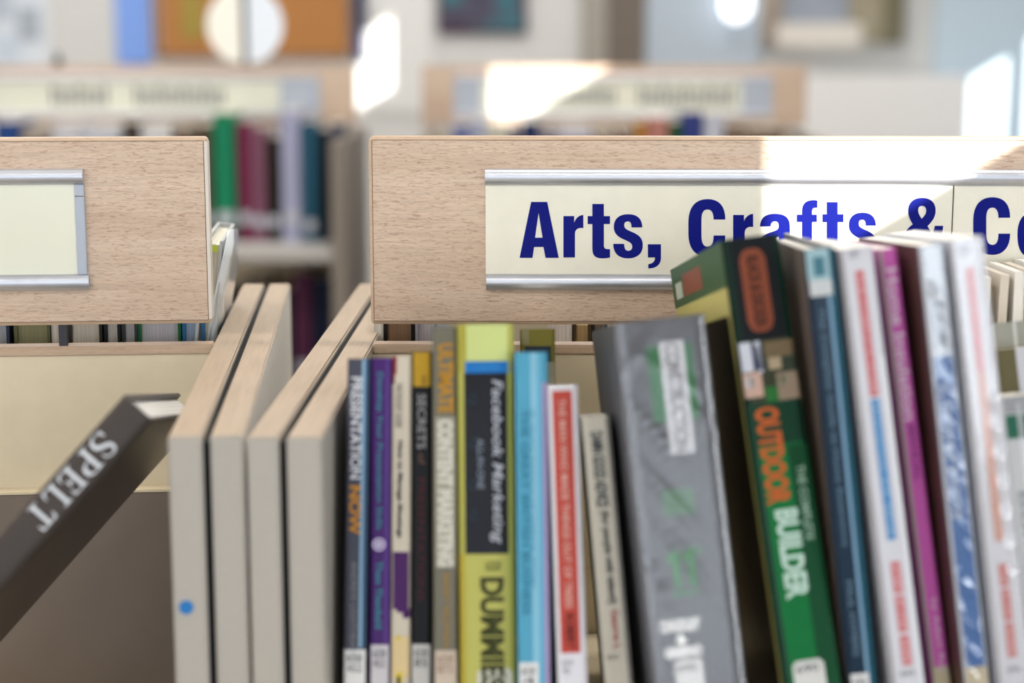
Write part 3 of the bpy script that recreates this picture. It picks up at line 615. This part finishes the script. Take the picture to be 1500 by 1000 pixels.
SER = {'S': 'M 52 92 L 46 92 C 44 97 40 99 34 101 C 12 106 2 94 2 78 C 2 60 14 54 28 47 C 40 41 46 36 46 25 C 46 11 38 4 27 4 C 14 4 8 14 5 31 L 0 31 L 2 2 L 7 2 C 9 6 12 3 24 0 C 48 -3 60 10 60 29 C 60 47 48 54 33 61 C 20 67 13 71 13 82 C 13 91 20 96 29 96 C 41 96 47 88 51 72 L 55 72 Z',
 'P': 'M 0 100 L 0 96 L 10 94 L 10 6 L 0 4 L 0 0 L 36 0 L 36 4 L 24 6 L 24 46 L 34 46 C 56 46 66 58 66 74 C 66 91 54 100 34 100 Z M 24 95 L 24 51 L 32 51 C 46 51 51 60 51 74 C 51 88 45 95 32 95 Z',
 'E': 'M 0 100 L 0 96 L 10 94 L 10 6 L 0 4 L 0 0 L 60 0 L 64 28 L 59 28 C 56 12 52 6 42 6 L 24 6 L 24 49 L 34 49 C 42 49 44 45 45 37 L 49 37 L 49 66 L 45 66 C 44 58 42 54 34 54 L 24 54 L 24 95 L 40 95 C 50 95 53 90 55 76 L 60 76 L 58 100 Z',
 'L': 'M 0 100 L 0 96 L 10 94 L 10 6 L 0 4 L 0 0 L 58 0 L 62 30 L 57 30 C 54 12 50 6 40 6 L 24 6 L 24 94 L 36 96 L 36 100 Z',
 'T': 'M 0 100 L -2 74 L 3 74 C 6 90 10 95 18 95 L 26 95 L 26 6 L 14 4 L 14 0 L 52 0 L 52 4 L 40 6 L 40 95 L 48 95 C 56 95 60 90 63 74 L 68 74 L 66 100 Z'}
off = 0; loops = []
for ch in 'SPELT':
    lps = path(SER[ch]); loops += [[(x + off, y) for x, y in lp] for lp in lps]; off += max(x for x, y in lps[0]) + 12
me = outline_me(loops)
X = [v.co.x for v in me.vertices]; Yv = [v.co.y for v in me.vertices]; a0, a1, b0, b1 = min(X), max(X), min(Yv), max(Yv)
for v in me.vertices:
    p = (v.co.x - a0) / (a1 - a0); q = (v.co.y - b0) / (b1 - b0); x = B.w * (.14 + .70 * q); zz = B.h - .027 - .072 * p
    v.co = (x, prof(x, B.w, B.rc, B.bl) - .0008, zz)
link('lettering', me, mat('#c3c6cc', .3), B.e)
x = B.w * .3
sideband(B, .006, B.D, .001, B.h - .001, '#30261f', side=1, rough=.25)

# --- books on the far halves of the two near units, fore-edges towards us
def rear_book(F, label, px0, px1, pytop, yl, D, zs, cover, pages, lean=0, hard=True, y2=None, coat=0):
    x0, zt = F.hit(px0, pytop, yl); x1, _ = F.hit(px1, pytop, yl); w = x1 - x0
    B = Book(); B.w, B.D, B.h = w, D, zt - zs; B.rc, B.bl = min(.003, w * .3), 0
    # spine turned away: rotate by 180 degrees about z, leaning about the depth axis
    Ml = Matrix.Translation((x1, yl + D, zs)) @ Matrix.Rotation(math.radians(lean), 4, 'Y') @ Matrix.Rotation(math.pi, 4, 'Z')
    B.M = F.M @ Ml; B.e = empty('book', None, label, 'book', M=B.M)
    book_mesh(B, cover, pages, hard, coat=coat); return B
def rb(*a, **k): return rear_book(FL, a[0], a[1], a[2], a[3], .40, .2, ZSL, a[4], a[5], **k)
rb('blue backed book under the left sign, at the left edge', -22, 12, 455, '#3b4660', '#a9b0bb')
rb('glossy olive book left of the black post, seen through the gap', 19, 72, 458, '#6d7050', '#8f8f6c')
rb('pale cream book just left of the black post', 74, 86, 455, '#c7c3b8', '#d8d5cc', hard=False)
rb('thick white paged book with dark covers right of the post', 99, 148, 450, '#3a3733', '#ddd8cc')
rb('black covered book with white pages in the gap under the left sign', 151, 175, 452, '#26282a', '#d6d3cc')
rb('grey book between the black one and the green one, under the left board', 177, 200, 450, '#3f4248', '#c3c4c6')
rb('green covered book with greyish pages under the left board', 201, 264, 452, '#1f6b3c', '#c4c2cb')
rb('blue covered book beside the bookcase end panel', 266, 299, 450, '#3474a8', '#9fb2cb')
B = rear_book(FL, 'tall white book in clear plastic jacket leaning out beside the left board', 229, 257, 350, .40, .14, ZSL + .001, '#d4d9dc', '#d9d6c4', lean=7, coat=.8)
sideband(B, .12, B.D, 0, B.h, '#e0e5e6', side=0); mesh('tab', [(.004, B.D - .001, B.h - .010), (B.w - .004, B.D - .001, B.h - .010), (B.w - .004, B.D - .001, B.h - .0045), (.004, B.D - .001, B.h - .0045)], [(0, 1, 2, 3)], mat('#b9cf3a', .5), B.e)['label'] = 'lime strip'
q = []
for (px, py, yl) in ((334, 338, .395), (326, 377, .395), (312, 440, .395), (303, 500, .395), (347, 334, .56), (348, 380, .56), (348, 440, .56), (346, 500, .56)):
    x_, z_ = FL.hit(px, py, yl); x_ = min(x_, -.0015) if z_ < ZT + .004 else x_; q.append(B.e.matrix_world.inverted() @ (FL.M @ Vector((x_, yl, z_))))
jk = mesh('plastic_jacket', q, [(k, k + 1, k + 5, k + 4) for k in range(3)], mat('#dfe6ea', .25, coat=1, bump=.6, bscale=30), B.e, smooth=True)
md = jk.modifiers.new('thick', 'SOLIDIFY'); md.thickness = .0012
def rr(*a, **k): return rear_book(FR, a[0], a[1], a[2], a[3], .40, .2, ZSR, a[4], a[5], **k)
rr('white book at the end panel under the Arts sign board', 548, 561, 455, '#d9d6d0', '#dedad2', hard=False)
rr('brown paged book with black covers under the Arts sign board', 562, 606, 452, '#1e1a1a', '#8a6c52')
rr('lilac grey book behind the olive one under the Arts board', 608, 640, 455, '#a9acc0', '#c9c9d4')
rr('white book seen in the gap right of the yellow guide', 806, 838, 465, '#e6e4ea', '#eeeef2', hard=False)
rr('yellowish paged book in the gap left of the grey handbook', 840, 866, 470, '#5a4c38', '#d2b98a')
rr('dark book in the gap beside the grey handbook', 867, 890, 468, '#2e2a28', '#8f8880')

# ------------------------------------------------------------------ far bookcases
YF = 4.6
FSH = mat('#b6b2ae', .5)
def far_unit(label, px0, px1, zs):
    x0 = at(px0, 140, YF).x; x1 = at(px1, 140, YF).x
    e = empty('bookcase', (x0, YF, 0), label, 'bookcase'); w = x1 - x0
    for x in (0, w - .035): box('end_panel', x, -.35, 0, x + .035, .35, ZT, mat('#82796f', .5), e, .002)
    box('divider', .035, -.008, .1, w - .035, .008, ZT, CREAM, e)
    for z in (zs, zs - .36, zs - .70):
        box('shelf', .035, -.345, z - .028, w - .035, -.008, z, FSH, e, .001); box('shelf', .035, .008, z - .028, w - .035, .345, z, CREAM, e, .001)
    box('plinth', .035, -.32, 0, w - .035, .32, .1, GASK, e)
    bm_ = box('header_board', 0, -.015, CZ - .236, w, .003, CZ - .083, BEECH, e, .002)
    for x in (.2, w - .2): box('post', x - .004, -.009, ZT, x + .004, -.003, CZ - .236, STEEL, e)
    return e, w, x0
def far_sign(e, x0, pa, pb, marks, pale):
    a = at(pa, 140, YF).x - x0; b = at(pb, 140, YF).x - x0
    rail(e, a, b, CZ - .118, CZ - .106, -.015); rail(e, a, b, CZ - .213, CZ - .201, -.015)
    c = box('sign_card', a, -.0178, CZ - .201, b, -.015, CZ - .118, mat('#d8d8c8', .3), e)
    for (m0, m1) in marks:
        n = max(3, int((m1 - m0) / 11)); vs = []; fs = []
        for i in range(n):
            p = m0 + (m1 - m0) * i / n; q = p + (m1 - m0) / n * .52; xa = at(p, 140, YF).x - x0; xb = at(q, 140, YF).x - x0; hh = .042 if i % 3 else .05; k0 = len(vs)
            vs += [(xa, -.0182, CZ - .183), (xb, -.0182, CZ - .183), (xb, -.0182, CZ - .183 + hh), (xa, -.0182, CZ - .183 + hh)]; fs.append((k0, k0 + 1, k0 + 2, k0 + 3))
        mesh('lettering', vs, fs, mat('#5c6068', .5), c)
    for (m0, m1) in pale:
        xa = at(m0, 140, YF).x - x0; xb = at(m1, 140, YF).x - x0
        box('end_cap', xa, -.02, CZ - .201, xb, -.0178, CZ - .112, CAPG, e)
ZSF = CZ - .515
eF1, wF1, xF1 = far_unit('far bookcase on the left with a blurred cream sign, behind the gap', -260, 522, ZSF)
far_sign(eF1, xF1, -120, 470, [(78, 165), (200, 335)], [(412, 470)])
eF2, wF2, xF2 = far_unit('far bookcase on the right under the sunlit blurred sign', 618, 1180, ZSF)
far_sign(eF2, xF2, 665, 1130, [(735, 905), (935, 1078)], [(665, 705), (1085, 1130)])
def far_books(rows, Y, zs, place_txt, group):
    for (p0, p1, pt, col, nm) in rows:
        a = at(p0, pt, Y); b = at(p1, pt, Y); e = empty('book', (a.x, Y, zs), nm + ' ' + place_txt, 'book', group)
        w = b.x - a.x - .002; h = a.z - zs; D = .15
        B = Book(); B.w, B.h, B.D, B.rc, B.bl, B.e = w, h, D, min(.006, w * .25), 0, e; B.M = Matrix.Translation(e.location)
        book_mesh(B, col, rough=.4)
        k_ = sum(map(ord, nm)) % 4
        if k_: box('spine_label', w * .12, -.0006, .02 + .008 * k_, w * .88, -.0002, .045 + .01 * k_, mat('#b4b5bd', .5), e)
T1 = 'on the top shelf of the far left bookcase'
far_books([(-10, 28, 178, '#2a4a8a', 'blue book'), (30, 74, 187, '#9a8f86', 'taupe book'), (76, 118, 181, '#d8d6dc', 'wide white book'), (120, 178, 184, '#cfd0da', 'pale lilac book'), (180, 204, 179, '#4a4038', 'dark brown book'),
  (206, 250, 182, '#e0dedf', 'bright white book'), (252, 280, 186, '#7b6a5c', 'brown grey book'), (282, 308, 183, '#5e4f42', 'brown book beside the green one'), (311, 343, 166, '#1f8a62', 'tall emerald green book'), (346, 366, 178, '#7d2f50', 'maroon book'),
  (367, 388, 188, '#8a5a70', 'dusty pink book'), (389, 409, 202, '#2a241c', 'near black book'), (410, 439, 162, '#b3b5d2', 'tall pale lilac book with white spine'), (441, 463, 178, '#2d5f78', 'teal blue book'), (464, 482, 190, '#182834', 'blue black book'), (483, 503, 181, '#1e2448', 'navy book')],
  4.42, ZSF, T1, 'books on the far left top shelf')
far_books([(330, 360, 420, '#3c3630', 'dark grey book'), (362, 395, 410, '#5a4a44', 'brown book'), (397, 428, 425, '#2b2a2c', 'black book'), (430, 456, 400, '#5c2f4c', 'plum book'), (458, 480, 408, '#1f2740', 'midnight blue book'), (482, 505, 402, '#27344a', 'slate blue book')],
  4.42, ZSF - .36, 'on the lower shelf of the far left bookcase', 'books on the far left lower shelf')
far_books([(662, 690, 181, '#7f86b4', 'periwinkle book'), (692, 712, 176, '#b9bfd8', 'pale blue book'), (714, 744, 182, '#d9d4c4', 'cream book'), (746, 762, 186, '#6a6478', 'grey violet book'), (764, 792, 178, '#2c3560', 'navy book'), (794, 818, 186, '#8f8798', 'mauve book'), (820, 868, 184, '#c9c6d2', 'wide lilac white book'),
  (870, 900, 187, '#a99a8c', 'beige book'), (902, 930, 185, '#9a8678', 'light brown book'), (932, 948, 178, '#c48a3c', 'ochre book'), (950, 980, 172, '#c4867c', 'salmon pink book'), (982, 1000, 178, '#2f5a38', 'dark green book'), (1002, 1030, 164, '#3b468a', 'royal blue book'), (1032, 1062, 166, '#cfd2e0', 'tall white book'), (1064, 1090, 182, '#8a7666', 'tan book'), (1092, 1150, 187, '#7a6252', 'wide brown book')],
  4.42, ZSF, 'on the top shelf of the far right bookcase', 'books on the far right top shelf')
# things on top of the far left bookcase
p = at(360, 88, 4.62); r = .098
e = empty('ornament', (p.x, 4.62, CZ - .083), 'round white disc split by a dark upright line, standing on the far left board', 'ornament')
n = 40
for nm, s in (('half_disc', -1), ('half_disc', 1)):
    pts = [(s * .006, r - r * .98)] + [(s * max(.006, r * math.sin(math.pi * i / 20)), r - r * math.cos(math.pi * i / 20)) for i in range(21)] + [(s * .006, r + r * .98)]
    m = len(pts); v = [(x, -.006, z + .004) for x, z in pts] + [(x, .006, z + .004) for x, z in pts]
    mesh(nm, v, [tuple(range(m)), tuple(range(2 * m - 1, m - 1, -1))] + [(i, (i + 1) % m, m + (i + 1) % m, m + i) for i in range(m)], mat('#f4f1e6' if s < 0 else '#e6edf6', .4), e)
box('stem', -.007, -.010, 0, .007, .010, 2 * r, mat('#343a42', .5), e, .001); box('foot', -.04, -.008, 0, .04, .008, .006, mat('#5a6068', .4), e, .001)
p = at(86, 92, 4.6)
e = tag(boxes('clip', [(p.x - .012, 4.585, CZ - .083, p.x + .012, 4.602, CZ - .065), (p.x - .006, 4.588, CZ - .066, p.x + .006, 4.6, CZ - .05)], mat('#37343a', .4), None, .002), 'small dark clip on top of the far left board', 'clip')

# ------------------------------------------------------------------ back wall
YW = YB
def wb(name, px0, py0, px1, py1, Y0, Y1, m, parent=None, bevel=0, off=None):
    Y1 = min(Y1, YW - .002)
    a = at(px0, py0, Y0); b = at(px1, py1, Y0); o = off or Vector((0, 0, 0))
    return box(name, a.x - o.x, Y0 - o.y, b.z - o.z, b.x - o.x, Y1 - o.y, a.z - o.z, m, parent, bevel)
def wthing(name, px0, px1, pyb, label, cat):
    a = at((px0 + px1) / 2, pyb, YW); return empty(name, (a.x, YW, a.z), label, cat)
e = wthing('notice_board', 220, 516, 82, 'large orange brown notice board on the back wall', 'notice board'); o = e.location
wb('cork_panel', 226, -260, 510, 78, YW - .02, YW, mat('#b27a42', .8, bump=.3, bscale=90), e, 0, o)
for q in ((220, -266, 226, 84), (510, -266, 516, 84), (226, 78, 510, 84)): wb('frame_bar', *q, YW - .03, YW, mat('#9b6c40', .5), e, .003, o)
wb('paper', 262, -60, 299, 56, YW - .026, YW - .02, mat('#a08a3c', .7), e, 0, o)['label'] = 'olive strip of paper'
tag(wb('banner', 158, -260, 222, 94, YW - .02, YW, mat('#7ea4ee', .6), None, .003), 'bright blue hanging panel left of the notice board', 'banner')
e = wthing('poster', -30, 72, 100, 'pale blue white poster with grey patches at the top left', 'poster'); o = e.location
wb('sheet', -30, -200, 72, 102, YW - .012, YW, mat('#dfe6ee', .6), e, 0, o)
for q in ((-20, -100, 20, 30, '#b9c4d0'), (24, 10, 60, 60, '#aab4bf'), (-10, 50, 30, 90, '#ccd8e6')): wb('print_patch', *q[:4], YW - .016, YW - .012, mat(q[4], .6), e, 0, o)
tag(wb('curtain', 514, -300, 534, 92, YW - .06, YW, mat('#232a56', .8), None, .01), 'narrow dark navy strip of curtain beside the notice board', 'curtain')
tag(wb('panel', 536, -260, 634, 165, YW - .015, YW, mat('#e4e4e2', .7), None, .003), 'plain white panel on the back wall beside the navy curtain', 'panel')
e = wthing('painting', 640, 772, 50, 'dark violet and teal abstract painting on the back wall', 'painting'); o = e.location
wb('frame', 640, -120, 772, 50, YW - .03, YW, mat('#4a3448', .5), e, .003, o)
pm = bpy.data.materials.new('abstract_paint'); pm.use_nodes = True; nt = pm.node_tree
n1 = nt.nodes.new('ShaderNodeTexNoise'); n1.inputs['Scale'].default_value = 7; cr = nt.nodes.new('ShaderNodeValToRGB')
for pos, c in ((.35, '#3a2442'),): cr.color_ramp.elements[0].position = pos; cr.color_ramp.elements[0].color = lin(c) + (1,)
cr.color_ramp.elements[1].position = .62; cr.color_ramp.elements[1].color = lin('#1f7480') + (1,); q = cr.color_ramp.elements.new(.48); q.color = lin('#4a4a5c') + (1,)
tc = nt.nodes.new('ShaderNodeTexCoord'); nt.links.new(tc.outputs['Object'], n1.inputs['Vector']); nt.links.new(n1.outputs['Fac'], cr.inputs['Fac']); nt.links.new(cr.outputs['Color'], nt.nodes['Principled BSDF'].inputs['Base Color'])
wb('canvas', 648, -110, 764, 43, YW - .034, YW - .03, pm, e, 0, o)
a = at(852, 48, YW); b = at(945, 48, YW)
tag(box('door_1', at(888, 48, YW).x, YW - .04, 0, b.x, YW, 2.1, mat('#6f645a', .5), None, .004), kind='structure')
tag(box('trim_1', a.x, YW - .05, 0, at(888, 48, YW).x, YW, 2.16, mat('#a09a90', .6), None, .004), kind='structure')
tag(box('trim_2', b.x, YW - .03, 0, at(1112, 48, YW).x, YW, 2.4, mat('#b4c0cc', .7), None, .004), kind='structure')
e = wthing('wall_lamp', 1050, 1100, 32, 'glowing white capsule lamp near the top, right of the door', 'lamp'); o = e.location
c = at(1075, 8, YW - .09); vs = []; fs = []; R_ = .062
for j in range(13):
    a_ = -math.pi / 2 + math.pi * j / 12
    for i in range(20): vs.append((R_ * math.cos(a_) * math.cos(i * math.pi / 10), -.09 + R_ * math.cos(a_) * math.sin(i * math.pi / 10), R_ * math.sin(a_) + (.08 if j > 6 else 0) + (R_)))
for j in range(12):
    for i in range(20): fs.append((j * 20 + i, j * 20 + (i + 1) % 20, (j + 1) * 20 + (i + 1) % 20, (j + 1) * 20 + i))
mesh('shade', vs, fs, mat('#f6faff', .4, emit=4), e, smooth=True)
box('bracket', -.02, -.04, .06, .02, -.03, .12, FRM, e); box('wall_plate', -.04, -.031, .03, .04, -.03 + .0, .16, FRM, e, .0003)
e = wthing('display_case', 1120, 1325, 70, 'shallow wall display case with white ledge and olive side', 'display case'); o = e.location
wb('stile', 1122, -260, 1146, 62, YW - .09, YW, mat('#9a8d80', .6), e, .004, o); wb('back_panel', 1146, -260, 1256, 36, YW - .03, YW, mat('#9aa2b0', .5), e, 0, o)
wb('ledge', 1140, 34, 1262, 70, YW - .12, YW, mat('#dcd6cc', .6), e, .004, o); wb('side_panel', 1256, -260, 1304, 62, YW - .09, YW, mat('#9c937c', .6), e, .004, o); wb('edge_strip', 1304, -260, 1324, 64, YW - .10, YW, mat('#6e6850', .6), e, .004, o)
tag(wb('wall_column', 1412, -1000, 1560, 500, YW - .05, YW, mat('#c0d0db', .7)), kind='structure'); bpy.data.objects['wall_column'].name = 'trim_3'
tag(wb('low_cabinet', 1182, 112, 1404, 520, YW - .4, YW - .02, mat('#ecebea', .6), None, .006), 'white low cabinet against the back wall, right of the far bookcase', 'cabinet')
